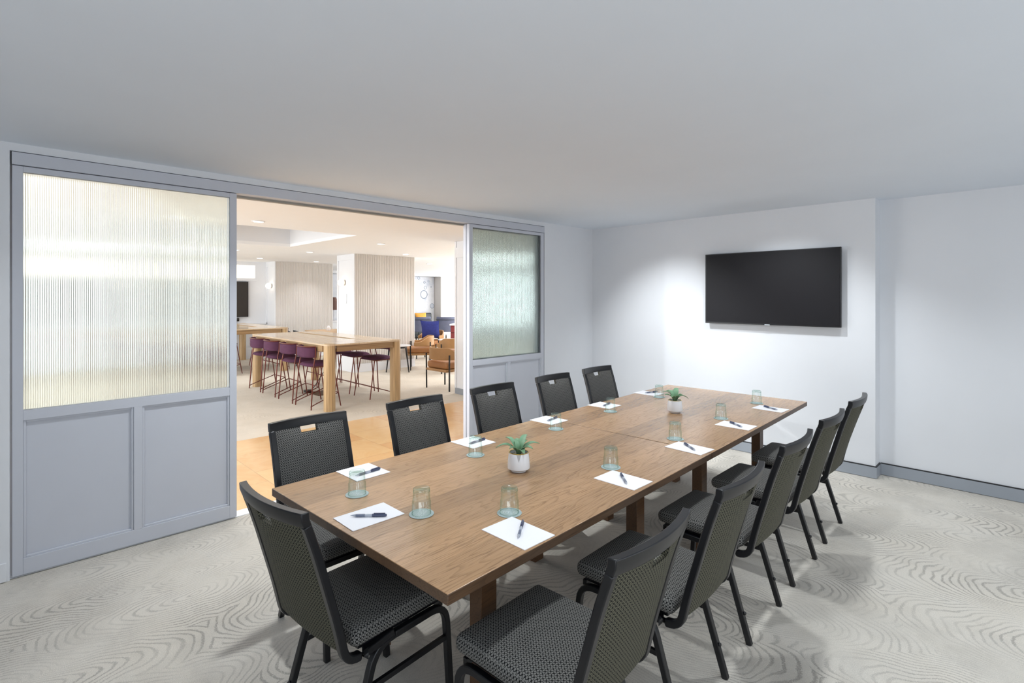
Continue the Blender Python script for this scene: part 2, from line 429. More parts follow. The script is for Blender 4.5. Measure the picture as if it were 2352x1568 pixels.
        if kind: o['kind'] = kind
        return o

def thing(name, label, cat, loc=(0, 0, 0), rotz=0, group=None):
    o = bpy.data.objects.new(name, None); C.objects.link(o); o.empty_display_size = .05
    o.location = loc; o.rotation_euler = (0, 0, rotz); o['label'] = label; o['category'] = cat
    if group: o['group'] = group
    return o
def tag(o, label, cat, group=None):
    o['label'] = label; o['category'] = cat
    if group: o['group'] = group
    return o
def dup(root, loc, rotz=0, label=None):
    r = root.copy(); C.objects.link(r); r.location = loc; r.rotation_euler = (0, 0, rotz)
    if label: r['label'] = label
    for ch in list(root.children):
        c = ch.copy(); C.objects.link(c); c.parent = r
        for g in list(ch.children):
            d = g.copy(); C.objects.link(d); d.parent = c
    return r
def struct(name, mb, m, **kw): return mb.build(name, m, kind='structure', **kw)
def arc(c, r, a0, a1, n, z=0): return [(c[0]+r*math.cos(R(a0+(a1-a0)*i/n)), c[1]+r*math.sin(R(a0+(a1-a0)*i/n)), z) for i in range(n+1)]
def bend(pts, r, n=5):
    """polyline with rounded corners"""
    P = [Vector(p) for p in pts]; out = [P[0]]
    for i in range(1, len(P)-1):
        a = (P[i-1]-P[i]); b = (P[i+1]-P[i]); d = min(r, a.length*.48, b.length*.48)
        p0 = P[i]+a.normalized()*d; p1 = P[i]+b.normalized()*d
        for k in range(n+1):
            t = k/n; out.append(p0*(1-t)**2+P[i]*2*t*(1-t)+p1*t*t)
    out.append(P[-1]); return out

# ------------------------------------------------------------------ room shell
ZC = 2.405            # meeting room ceiling
ZL = 2.45             # lounge ceiling
AY = .165             # depth of the alcove right of the television wall
XC = 2.985            # outer corner of the television wall
struct('floor', MB().box(-.02, 6.2, -8.2, AY+.02, -.1, 0), MT['carpet'])
struct('floor.001', MB().box(-2.12, -.13, -9, 9.5, -.1, 0), MT['tile'])
struct('floor.002', MB().box(-19, -2.12, -9, 12, -.1, 0), MT['carpet2'])
struct('trim_1', MB().box(-.13, -.02, -5.32, -.9, -.1, .004), MT['white'])
struct('ceiling', MB().box(-.13, 6.2, -8.2, AY+.12, ZC, ZC+.1), MT['ceil'])

# left wall around the sliding-door opening
wl = MB()
wl.box(-.13, 0, -8.2, -5.305, 0, ZC); wl.box(-.13, 0, -.905, .12, 0, ZC)
wl.box(-.13, 0, -5.305, -.905, 2.362, ZC).box(-.13, -.06, -5.305, -5.262, 0, 2.362)
struct('wall_left', wl, MT['wall'])
struct('trim_2', MB().box(-.10, .006, -5.297, -.912, 2.288, 2.357), MT['door'], bevel=.0015)
struct('trim_3', MB().box(-.128, -.085, -5.30, -.91, 2.272, 2.288), MT['metaltrim'])
# television wall with its return and the alcove wall
struct('wall_back', MB().box(0, XC, 0, .13, 0, ZC).box(XC-.1, XC, .13, AY+.1, 0, ZC), MT['wall'])
struct('wall_alcove', MB().box(XC, 6.2, AY, AY+.12, 0, ZC), MT['wall'])
def skirting(n, rects):
    a = MB(); g = MB()
    for (x0, x1, y0, y1) in rects: a.box(x0, x1, y0, y1, 0.004, .098)
    for (x0, x1, y0, y1) in rects: g.box(x0, x1, y0, y1, .098, .106)
    o = struct(n, a, MT['base']); q = g.build('shadow_gap', MT['gap'], o); return o
skirting('baseboard_back', [(.0, XC+.012, -.012, 0), (XC, XC+.012, 0, AY-.012)])
skirting('baseboard_alcove', [(XC+.013, 6.1, AY-.012, AY)])
skirting('baseboard_left', [(0, .012, -.9, -.013)])
struct('baseboard_side', MB().box(0, .010, -8.1, -5.318, .003, .105), MT['wall'], bevel=.002)
struct('wall_right', MB().box(6.2, 6.3, -8.2, AY+.12, 0, .5).box(6.2, 6.3, -8.2, AY+.12, 2.2, ZC).box(6.2, 6.3, -8.2, -6.6, .5, 2.2).box(6.2, 6.3, -1.0, AY+.12, .5, 2.2), MT['wall'])
struct('wall_rear', MB().box(-.13, 6.3, -8.3, -8.2, 0, ZC), MT['wall'])

# sliding door leaves (front face x = xf)
def leaf(n, y0, y1, xf, th=.042, ribs=True):
    d = bpy.data.objects.new(n, None); C.objects.link(d); d['kind'] = 'structure'; d.location = (xf, y0, 0)
    w = y1-y0; st = .045; zb, zr0, zr1, zg, zt = .012, .868, .925, 2.252, 2.284
    fr = MB()
    fr.box(-th, 0, 0, st, zb, zt).box(-th, 0, w-st, w, zb, zt)
    fr.box(-th, 0, st, w-st, zb, .10).box(-th, 0, st, w-st, zr0, zr1).box(-th, 0, st, w-st, zg, zt)
    mid = w*.5; fr.box(-th, 0, mid-.022, mid+.022, .10, zr0)
    fr.build('frame', MT['door'], d, bevel=.0015)
    for (a, b) in ((st, mid-.022), (mid+.022, w-st)):
        p = MB().box(-th+.006, -.020, a, b, .10, zr0).build('panel', MT['door'], d)
        bd = MB()
        for (c0, c1, e0, e1) in ((a, a+.012, .10, zr0), (b-.012, b, .10, zr0), (a+.012, b-.012, .10, .112), (a+.012, b-.012, zr0-.012, zr0)):
            bd.box(-.020, -.007, c0, c1, e0, e1)
        bd.build('bead', MT['door'], p, bevel=.002)
    # reeded glass: half-round flutes on the meeting-room side
    nr = int(round((w-2*st)/.0098)); pit = (w-2*st)/nr; g = MB(); V = []; m = nr*6
    for i in range(-3, m+4):
        y = st+pit*i/6; ph = (i % 6)/6; x = -.020+.0026*abs(math.sin(PI*ph))**.8
        V.append((x, y))
    K = len(V); q0, q1 = zr1-.006, zg+.006
    g.add([(x, y, q0) for x, y in V]+[(x, y, q1) for x, y in V], [(i, i+1, K+i+1, K+i) for i in range(K-1)])
    ya, yb = V[0][1], V[-1][1]
    g.add([(-.027, ya, q0), (-.027, yb, q0), (-.027, yb, q1), (-.027, ya, q1)], [(3, 2, 1, 0)])
    g.build('glass_pane', MT['reed'], d, smooth=50, keep=True)
    return d
leaf('door_1', -5.296, -4.152, -.004)
leaf('door_2', -2.02, -.914, -.004)
leaf('door_3', -2.022, -.93, -.054)

# ------------------------------------------------------------------ lounge shell
# ceiling slab with square coffers
co = [(-5.42, -3.0, -3.25, -1.63), (-8.55, -6.75, -3.6, -2.05), (-5.42, -3.0, -6.8, -4.6)]
xs = sorted({-19, -.13} | {c for q in co for c in q[:2]}); ys = sorted({-9, 12} | {c for q in co for c in q[2:]})
cl = MB()
for i in range(len(xs)-1):
    for j in range(len(ys)-1):
        mx, my = (xs[i]+xs[i+1])/2, (ys[j]+ys[j+1])/2
        if any(q[0] < mx < q[1] and q[2] < my < q[3] for q in co): continue
        cl.box(xs[i], xs[i+1], ys[j], ys[j+1], ZL, ZL+.05)
struct('ceiling.001', cl, MT['lceil'])
cf = MB()
for q in co:
    z1 = ZL+.36
    cf.box(q[0]-.03, q[0], q[2], q[3], ZL+.05, z1).box(q[1], q[1]+.03, q[2], q[3], ZL+.05, z1)
    cf.box(q[0], q[1], q[2]-.03, q[2], ZL+.05, z1).box(q[0], q[1], q[3], q[3]+.03, ZL+.05, z1)
    cf.box(q[0]-.03, q[1]+.03, q[2]-.03, q[3]+.03, z1, z1+.03)
struct('ceiling.002', cf, MT['white'])

def column(n, xf, y0, y1, depth, ribs=True):
    c = MB().box(xf-depth, xf-.022, y0, y1, 0, ZL-.001)
    # side frame on the -y face
    c.box(xf-depth, xf-depth+.05, y0-.018, y0-.0005, 0, ZL-.001).box(xf-.07, xf-.001, y0-.018, y0-.0005, 0, ZL-.001).box(xf-depth+.05, xf-.07, y0-.018, y0-.0005, ZL-.12, ZL-.001).box(xf-depth+.05, xf-.07, y0-.018, y0-.0005, .0, .62)
    o = struct(n, c, MT['white'])
    r = MB(); k = int((y1-y0)/.040); st = (y1-y0)/k; V = []
    for i in range(k*6+1):
        ph = (i % 6)/6; V.append((xf-.02+.010*math.sin(PI*ph), y0+st*i/6))
    poly = V+[(xf-.021, y1), (xf-.021, y0)]
    K = len(poly); r.add([(x, y, .172) for x, y in poly]+[(x, y, ZL-.001) for x, y in poly], [(i, (i+1) % K, K+(i+1) % K, K+i) for i in range(K)]+[tuple(range(K, 2*K)), tuple(reversed(range(K)))])
    r.build('ribbed_cladding', MT['cream'], o, smooth=60)
    MB().box(xf-.0215, xf+.004, y0+.001, y1-.001, 0, .17).build('kickboard', MT['white'], o)
    return o
column('wall_column', -5.92, -.11, 1.36, .76)
column('wall_column.001', -9.46, -.38, 1.13, .62)
JX, JY = -2.672, -.075
jc = MB().box(JX, -1.75, JY, .55, 0, ZL-.001)
jc.box(JX, JX+.035, JY-.014, JY-.0005, .095, ZL-.002).box(JX+.035, -1.8, JY-.014, JY-.0005, ZL-.26, ZL-.10).box(-1.8, -1.75, JY-.014, JY-.0005, .095, ZL-.002)
o = struct('wall_column.002', jc, MT['white'])
MB().box(JX+.006, -1.756, JY-.012, JY-.0005, 0, .094).build('kickboard', MT['base'], o)
# television wall of the lounge with a lit clerestory niche
tw = MB().box(-10.2, -10.07, -9, -.38, 0, 2.03).box(-10.2, -10.07, -9, -.38, 2.36, ZL).box(-10.2, -10.07, -.66, -.38, 2.03, 2.36)
tw.box(-10.07, -10.03, -9, -.62, 1.96, 2.03).box(-10.07, -10.03, -9, -.38, .86, .90)
struct('wall_lounge', tw, MT['white'])
struct('window_1', MB().box(-10.19, -10.15, -9, -.66, 2.03, 2.36), MT['niche'])
# far walls, mural alcove
fw = MB().box(-19, -18.9, -9, 12, 0, ZL).box(-19, -.13, 12, 12.1, 0, ZL).box(-19, -.13, -9.1, -9, 0, .4).box(-19, -.13, -9.1, -9, 2.3, ZL)
struct('wall_far', fw, MT['white'])
struct('wall_mural', MB().box(-13.35, -13.22, 2.0, 7.25, 0, ZL-.001), MT['white'])
struct('wall_arch', MB().box(-13.21, -12.75, 7.215, 7.32, 0, 2.36), MT['cream'])
struct('wall_arch.001', MB().box(-12.86, -12.76, 7.325, 7.75, 0, 2.36).box(-12.76, -12.74, 7.40, 7.70, .92, .945), MT['white'])
struct('trim_4', MB().box(-13.21, -12.75, 2.0, 7.76, 2.362, ZL-.001), MT['white'])
struct('window_2', MB().box(-12.85, -12.80, 7.78, 10.2, .3, 2.42), MT['daylight'])
mo = MB().box(-13.2, -13.18, 2.1, 7.2, 0.02, 2.35).build('mural_panel', MT['mural'])
tag(mo, 'pale blue-grey mural of floating bubbles on the far wall beside the white arch', 'mural')
for (y, z, r) in ((6.706, 1.658, .155), (7.10, 1.20, .16), (6.77, 1.93, .058), (6.73, 2.14, .042), (6.46, 2.30, .05), (6.92, 2.19, .036), (7.05, 1.96, .02), (5.9, 2.0, .12), (5.5, 1.4, .2), (4.9, 1.9, .08)):
    if y+r > 7.19: r = 7.19-y
    a = MB(); a.tube([(-13.175, y+r*math.cos(2*PI*i/24), z+r*math.sin(2*PI*i/24)) for i in range(24)], max(.006, r*.08), 6, closed=True)
    bo = a.build('bubble', MT['ring'], mo)
    MB().add([(-13.177, y+r*.93*math.cos(2*PI*i/24), z+r*.93*math.sin(2*PI*i/24)) for i in range(24)], [tuple(range(24))]).build('bubble_highlight', MT['bubble'], bo)

# ------------------------------------------------------------------ meeting tables
TY = R(2.1); TO = Vector((1.668, -4.522, 0))
def TB(a, b, z=0): return (TO.x+a*math.cos(TY)-b*math.sin(TY), TO.y+a*math.sin(TY)+b*math.cos(TY), z)
def meeting_table(b0, ln, legs_b, label):
    t = thing('meeting_table', label, 'table', TB(0, b0), TY, 'pair of meeting tables pushed end to end')
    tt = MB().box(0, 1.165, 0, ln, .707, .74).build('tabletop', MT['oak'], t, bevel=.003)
    tt.data.materials.append(MT['oakedge_shaded'])
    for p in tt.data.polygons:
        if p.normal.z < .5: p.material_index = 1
    for a in (.218, .885):
        for b in legs_b: MB().box(a, a+.062, b, b+.075, 0, .707).build('leg', MT['oakleg'], t, bevel=.002)
    for b in legs_b: MB().box(.280, .885, b+.02, b+.055, .655, .707).build('cross_rail', MT['oakleg'], t)
    return t
meeting_table(0, 1.788, (.335, 1.40), 'brown oak meeting table nearest the camera, the head chair at its end')
meeting_table(1.793, 1.83, (.38, 1.42), 'brown oak meeting table at the far end, in front of the wall television')

# ------------------------------------------------------------------ banquet chairs
def make_chair(label, group):
    t = thing('banquet_chair', label, 'chair', (0, 0, 0), 0, group)
    W = .197
    # side profile of the back frame (y back, z up): top, straight, slight curve, bend forward
    prof = bend([(-.388, .905), (-.345, .78), (-.272, .52), (-.243, .388), (-.135, .392), (-.06, .405)], .085, 6)
    def back_at(z):
        for i in range(len(prof)-1):
            a, b = prof[i], prof[i+1]
            if a[1] >= z >= b[1]:
                k = (a[1]-z)/max(1e-6, a[1]-b[1]); return a[0]+(b[0]-a[0])*k
        return prof[0][0]
    prof = [(p.x, p.y) for p in [Vector((q[0], q[1])) for q in prof]]
    for s in (-1, 1):
        MB().tube([(s*W, back_at(.874), .874)]+[(s*W, y, z) for y, z in prof if z < .87], 0, rect=(.028, .026), up=(0, 1, 0)).build('back_rail', MT['frame'], t, bevel=.004)
    tr = MB()
    def sag(u): return -.030*(1-(2*u-1)**2)
    n = 14
    def trf(u, v, w):
        z = .872+.045*v; return (-W-.014+(2*W+.028)*u, back_at(z if z < .9 else .9)-.0+sag(u)-.013+.026*w, z)
    tr.slab(trf, n, 2); tr.build('top_rail', MT['frame'], t, bevel=.003)
    # padded back: front and rear skins with a hand slot under the top rail
    nu, nv = 16, 18; zb0, zb1 = .432, .874; hw = W-.013
    def bp(u, v, w):
        x = -hw+2*hw*u; z = zb0+(zb1-zb0)*v
        bulge = (1-(2*u-1)**4)*(1-(2*v-1)**6)
        y = back_at(z)+sag(u)*(.35+.65*v)
        return (x, y+(.010+.016*bulge if w else -.010-.004*bulge), z)
    us = [i/nu for i in range(nu+1)]; vs = [j/nv for j in range(nv+1)]
    hs0, hs1 = 6, 10; vh = nv-1
    vs[vh] = 1-.036/(zb1-zb0); vs[vh-1] = vs[vh]-.03
    for w, nm, mt in ((1, 'back_cushion', MT['fab']), (0, 'back_panel', MT['fabback'])):
        b = MB(); mid = .5
        def f2(u, v, ww, w=w):
            p1 = bp(u, v, w); p0 = bp(u, v, 1-w); m = tuple((a+c)/2 for a, c in zip(p0, p1)); return p1 if ww else m
        V = [f2(u, v, ww) for ww in (0, 1) for v in vs for u in us]; WN = nu+1; T = WN*(nv+1); F = []
        hole = lambda i, j: j >= vh and hs0 <= i < hs1
        for j in range(nv):
            for i in range(nu):
                if hole(i, j): continue
                a = j*WN+i; F += [(a, a+WN, a+WN+1, a+1), (T+a, T+a+1, T+a+WN+1, T+a+WN)]
                for (di, dj, e) in ((-1, 0, (a, a+WN)), (1, 0, (a+1, a+WN+1)), (0, -1, (a, a+1)), (0, 1, (a+WN, a+WN+1))):
                    ii, jj = i+di, j+dj
                    if ii < 0 or jj < 0 or ii >= nu or jj >= nv or hole(ii, jj): F.append((e[0], e[1], T+e[1], T+e[0]))
        b.add(V, F); b.build(nm, mt, t, smooth=50)
    # seat
    MB().soft(-.212, .212, -.222, .205, .418, .478, .026, 4, .016, 6).build('seat', MT['fab'], t, smooth=60)
    MB().box(-.185, .185, -.19, .17, .402, .42).build('seat_pan', MT['frame'], t)
    # leg arches: front leg, side rail, rear leg in one bent tube each side
    for s in (-1, 1):
        ar = bend([(s*.200, .212, 0), (s*.198, .185, .392), (s*.198, -.130, .392), (s*.204, -.250, 0)], .075, 6)
        k = len(ar)//2
        MB().tube(ar[:k+1], 0, rect=(.024, .024), up=(0, 1, .001)).build('leg', MT['frame'], t, bevel=.003)
        MB().tube(ar[k:], 0, rect=(.024, .024), up=(0, 1, .001)).build('leg', MT['frame'], t, bevel=.003)
        MB().tube([(s*.199, .195, .262), (s*.200, -.178, .262)], 0, rect=(.014, .018)).build('side_stretcher', MT['frame'], t)
        bm_ = MB().lathe([(.006, 0), (.008, .004), (.006, .010)], 10, (0, 0, 0), Matrix.Translation((s*.200, -.222, .13)) @ Matrix.Rotation(R(90), 4, 'X'))
        bm_.build('stacking_bumper', MT['black'], t)
    MB().tube([(-.19, .17, .392), (.19, .17, .392)], 0, rect=(.018, .022)).build('cross_bar', MT['frame'], t)
    MB().tube([(-.19, -.15, .392), (.19, -.15, .392)], 0, rect=(.018, .022)).build('cross_bar', MT['frame'], t)
    return t
GR = 'patterned banquet chairs round the meeting table'
chair0 = make_chair('black framed patterned chair at the head of the table, nearest the open door leaf', GR)
chair0.location = (2.20, -4.345, 0); chair0.rotation_euler.z = R(5.5)
rw = [(2.845, -4.097), (2.832, -3.455), (2.808, -2.762), (2.79, -2.108), (2.768, -1.437)]
rl = ['patterned banquet chair cut by the bottom frame edge, nearest of the right-hand row', 'patterned banquet chair second from the camera in the right-hand row',
      'patterned banquet chair in the middle of the right-hand row', 'patterned banquet chair in the right-hand row, second from the television wall', 'patterned banquet chair in the right-hand row, closest to the television wall']
for (x, y), lb, dz in zip(rw, rl, (2.4, 2.2, 1.2, .6, 1.6)): dup(chair0, (x, y, 0), R(90+dz), lb)
lw = [(1.617, -4.160), (1.592, -3.462), (1.572, -2.792), (1.547, -2.095), (1.522, -1.46)]
ll = ['patterned banquet chair across the table, nearest the camera, before the orange tiled floor', 'patterned banquet chair on the door side, second from the near end, before the doorway',
      'patterned banquet chair on the door side, in front of the right sliding door stile', 'patterned banquet chair on the door side, before the grey wall beside the door', 'patterned banquet chair on the door side, nearest the room corner']
for (x, y), lb, dz in zip(lw, ll, (1.5, 2.5, 1, 1.5, 0)): dup(chair0, (x, y, 0), R(-90+dz), lb)

# ------------------------------------------------------------------ table settings
ZT = .7405
pads = [(1.755, -4.142, 1.5), (1.735, -3.452, 1.5), (1.69, -2.757, 2), (1.668, -2.10, 2), (1.645, -1.43, 0),
        (2.704, -4.075, 0), (2.668, -3.373, 0), (2.645, -2.70, -2), (2.619, -2.02, 1), (2.594, -1.345, -2), (2.219, -4.372, 0)]
pens = [(1.79, -4.135, 95), (1.755, -3.44, 95), (1.70, -2.735, 100), (1.68, -2.09, 100), (1.655, -1.40, 70),
        (2.703, -4.06, 127), (2.672, -3.372, 135), (2.645, -2.695, 142), (2.62, -2.02, 146), (2.595, -1.343, 152), (2.228, -4.378, 47)]
place = ['on the door side, nearest the camera', 'on the door side, second from near', 'on the door side, at the middle seat', 'on the door side, fourth seat along', 'on the door side, at the far corner',
         'on the right side, nearest the camera', 'on the right side, second from near', 'on the right, over the table joint', 'on the right side, fourth seat along', 'on the right side, at the far corner', 'before the head chair']
def make_pen(label):
    t = thing('ballpoint_pen', label, 'pen', (0, 0, 0), 0, 'pens on the note pads')
    rx = Matrix.Rotation(R(90), 4, 'Y')
    MB().lathe([(.0008, -.068), (.0022, -.062), (.0042, -.052), (.0048, -.03), (.0048, .03)], 12, mat=rx).build('barrel', MT['pencl'], t)
    MB().lathe([(.0057, .012), (.0060, .02), (.0058, .055), (.0050, .062), (.0032, .066)], 12, mat=rx).build('cap', MT['pen'], t)
    MB().box(.018, .060, -.0016, .0016, .0060, .0082).build('clip', MT['pen'], t)
    MB().lathe([(.0050, -.048), (.0054, -.044), (.0054, -.018), (.0050, -.014)], 12, mat=rx).build('grip', MT['pengrip'], t)
    return t
pen0 = pad0 = None
for i, ((x, y, a), (px, py, pa), pl) in enumerate(zip(pads, pens, place)):
    wx, wy = (.21, .15) if i != 10 else (.15, .21)
    if i in (0, 1, 2, 3): wx, wy = .19, .172
    if i == 4: wx, wy = .20, .15
    p = MB().box(-wx/2, wx/2, -wy/2, wy/2, 0, .0022).build('notepad', MT['paper'])
    p.location = (x, y, ZT); p.rotation_euler.z = R(a)
    tag(p, 'blank white notepad '+pl, 'notepad', 'blank notepads on the meeting table')
    lb = 'dark ballpoint pen on the notepad '+pl
    if pen0 is None: pen0 = make_pen(lb); q = pen0
    else: q = dup(pen0, (0, 0, 0), 0, lb)
    q.location = (px, py, ZT+.0022+.0061); q.rotation_euler.z = R(pa)

def make_coaster(label):
    t = thing('coaster', label, 'coaster', (0, 0, 0), 0, 'printed coasters under the tumblers')
    MB().lathe([(.046, 0), (.047, .001), (.046, .002)], 40).build('disc', MT['coaster'], t)
    g = MB(); z0, z1 = .002, .0024
    g.box(-.041, .041, -.0130, -.0120, z0, z1).box(-.041, .041, .0120, .0130, z0, z1)
    r2 = random.Random(3); x = -.034                      # a band of pale lettering too small to read
    for k in range(7):
        g.box(x, x+.0016, -.008, .008, z0, z1)
        for zz in sorted(r2.sample((-.008, -.001, .0064), 2)): g.box(x+.0016, x+.0072, zz, zz+.0016, z0, z1)
        if r2.random() < .4: g.box(x+.0056, x+.0072, -.008, .0, z0, z1)
        x += .0097
    g.build('printed_band', MT['coastprint'], t); return t
def make_glass(label):
    t = thing('tumbler', label, 'glass', (0, 0, 0), 0, 'upturned tumblers on the meeting table')
    # upside down: rim at z=0, thick base on top
    prof = [(.0350, 0), (.0362, .0012), (.0362, .003), (.0352, .046), (.0332, .051), (.0328, .056), (.0318, .083), (.0290, .0825), (.0302, .056), (.0308, .050), (.0328, .044), (.0340, .003), (.0345, .0008)]
    MB().loop_lathe(prof, 40).build('body', MT['glass'], t, smooth=30)
    MB().lathe([(.0290, .0832), (.0318, .0832), (.0316, .089), (.0306, .0935), (.0285, .0955), (.0250, .0945), (.002, .0938)], 40, cap0=False).lathe([(.0290, .0832), (.0270, .0845), (.002, .0850)], 40, cap0=False).build('base', MT['glassbase'], t, smooth=30)
    MB().loop_lathe([(.0345, .0006), (.0364, .0006), (.0364, .0022), (.0345, .0022)], 40).build('rim', MT['glassbase'], t, smooth=30)
    return t
gl = [(1.988, -4.297), (1.926, -3.599), (1.87, -2.896), (1.823, -2.245), (1.794, -1.516), (2.565, -3.98), (2.529, -3.264), (2.501, -2.582), (2.469, -1.896), (2.446, -1.204), (2.338, -4.221)]
ca = [30, 35, 40, 40, 45, 40, 40, 40, 40, 40, -58]
c0 = g0 = None
for (x, y), a, pl in zip(gl, ca, place):
    la = 'round grey-green printed coaster '+pl; lg = 'clear tumbler upside down on the coaster '+pl
    if c0 is None: c0 = make_coaster(la); g0 = make_glass(lg); q, w = c0, g0
    else: q = dup(c0, (0, 0, 0), 0, la); w = dup(g0, (0, 0, 0), 0, lg)
    q.location = (x, y, ZT); q.rotation_euler.z = R(a); w.location = (x, y, ZT+.0025); w.rotation_euler.z = R(a)

def succulent(label, loc, rotz, leaves, vmark):
    t = thing('potted_plant', label, 'plant', loc, rotz, 'small potted plants along the table centre')
    body = MB().lathe([(.034, 0), (.036, .001), (.036, .008), (.046, .010), (.0525, .015), (.0530, .022), (.0515, .045), (.0470, .084), (.0455, .088), (.0430, .088), (.0435, .074), (.002, .074)], 48)
    pb = body.build('pot', MT['pot'], t, smooth=35)
    MB().loop_lathe([(.0462, .0868), (.0460, .0896), (.0424, .0896), (.0424, .0868)], 48).build('gold_rim', MT['gold'], pb)
    MB().lathe([(.0425, .0742), (.038, .076), (.02, .0765), (.002, .0765)], 32).build('gravel', MT['gravel'], t)
    if vmark:
        V = []; F = []; n = 8
        for j in range(n+1):
            h = j/n; z = .087-.033*h; hwid = R(12)*(1-h)+.002
            rr = .0470+(.0515-.0470)*(.084-z)/.039+.0012
            V += [(rr*math.sin(-hwid), -rr*math.cos(hwid), z), (rr*math.sin(hwid), -rr*math.cos(hwid), z)]
        F = [(2*j, 2*j+1, 2*j+3, 2*j+2) for j in range(n)]
        MB().add(V, F).build('grey_triangle', MT['grey'], pb)
    fo = MB()
    for (az, ln, rise, droop, wd) in leaves:
        ca_, sa_ = math.cos(R(az)), math.sin(R(az)); n = 12
        def lf(u, v, w):
            s = v; r_ = .003+ln*s*(.55+.45*s); z = .076+rise*math.sin(min(1, s*1.05)*PI*.5)-droop*s**3
            h = 1.3*wd*(math.sin(PI*min(1, (.16+.84*s)))**.75+.05)*(1 if s < .97 else .5)
            x = (2*u-1)*h; fold = .35*abs(2*u-1)*h
            th = .0012 if w else -.0012
            return (r_*ca_-x*sa_, r_*sa_+x*ca_, z+fold+th)
        fo.slab(lf, 4, n)
    fo.build('foliage', MT['leaf'], t, smooth=60)
    return t
succulent('small green succulent in a white pot with a grey triangle, nearer the camera', (2.252, -3.612, ZT), R(45),
    [(182, .105, .062, .030, .011), (148, .070, .072, .002, .012), (100, .055, .060, 0, .011), (60, .080, .078, .004, .012), (12, .098, .060, .014, .012), (-28, .072, .050, .014, .013), (-65, .058, .040, .022, .013), (120, .03, .055, 0, .009), (30, .045, .06, 0, .011), (215, .05, .045, .01, .011)], True)
succulent('small green succulent in a plain white pot, farther along the table', (2.160, -1.945, ZT), R(45),
    [(165, .080, .078, .012, .010), (190, .072, .055, .004, .013), (60, .062, .085, 0, .015), (5, .098, .060, .042, .011), (-60, .045, .05, .006, .012), (110, .05, .07, 0, .012), (140, .06, .08, .01, .010), (-20, .05, .06, .01, .012), (230, .05, .05, .01, .011)], False)

# ------------------------------------------------------------------ wall television
tv = thing('wall_television', 'black flat television on the grey wall above the far table end', 'television', (2.128, 0, 1.643))
MB().box(-.618, .618, -.072, -.040, -.357, .357).build('casing', MT['black'], tv, bevel=.003)
MB().box(-.608, .608, -.0735, -.072, -.343, .349).build('screen', MT['screen'], tv)
MB().box(-.30, .30, -.040, -.012, -.22, .22).build('rear_housing', MT['black'], tv)
MB().box(-.2, .2, -.012, -.0005, -.1, .1).build('wall_bracket', MT['black'], tv)
MB().box(-.024, .024, -.0750, -.072, -.358, -.350).build('badge', MT['silver'], tv)
# ------------------------------------------------------------------ lounge furniture
def make_bar_table(label):
    t = thing('bar_table', label, 'table', (0, 0, 0), 0, 'long timber bar tables in the lounge')
    Lx, Ly, H, r = 2.92, 1.19, .912, .078
    cx0, cx1, cy0, cy1 = .20, 2.22, .70, .80
    top = MB(); rc = r*.96
    def end(x_in, x_out, sg):
        cxn = x_out-sg*rc
        return [(x_in, 0)]+[(cxn+sg*rc*math.sin(R(90*i/8)), rc-rc*math.cos(R(90*i/8))) for i in range(9)]+[(cxn+sg*rc*math.cos(R(90*i/8)), Ly-rc+rc*math.sin(R(90*i/8))) for i in range(9)]+[(x_in, Ly)]
    top.prism(end(cx0, 0, -1), H-.02, H).prism(end(cx1, Lx, 1), H-.02, H)
    for (a, b, c, d) in ((cx0, cx1, 0, cy0), (cx0, cx1, cy1, Ly)): top.box(a, b, c, d, H-.02, H)
    top.build('tabletop', MT['ztop'], t)
    MB().box(cx0, cx1, cy0, cy1, H-.09, H-.055).build('cable_channel', MT['oakleg'], t)
    for y0 in (.012, Ly-.042): MB().box(2*r, Lx-2*r, y0, y0+.03, H-.105, H-.02).build('apron', MT['zapron'], t)
    for x0 in (.012, Lx-.042): MB().box(x0, x0+.03, 2*r, Ly-2*r, H-.105, H-.02).build('apron', MT['zapron_end'], t)
    for x in (r, Lx-r):
        for y in (r, Ly-r): MB().lathe([(r, 0), (r, H+.002)], 36, (x, y, 0)).build('leg', MT['zleg'], t)
    return t
bt = make_bar_table('striped timber bar table with thick round legs just beyond the doorway')
bt.location = (-5.70, -2.19, 0)
bt2 = dup(bt, (-9.99, -2.12, 0), 0, 'dark glossy bar table farther back, below the lounge television')

bt2.scale = (.945, 1, 1)

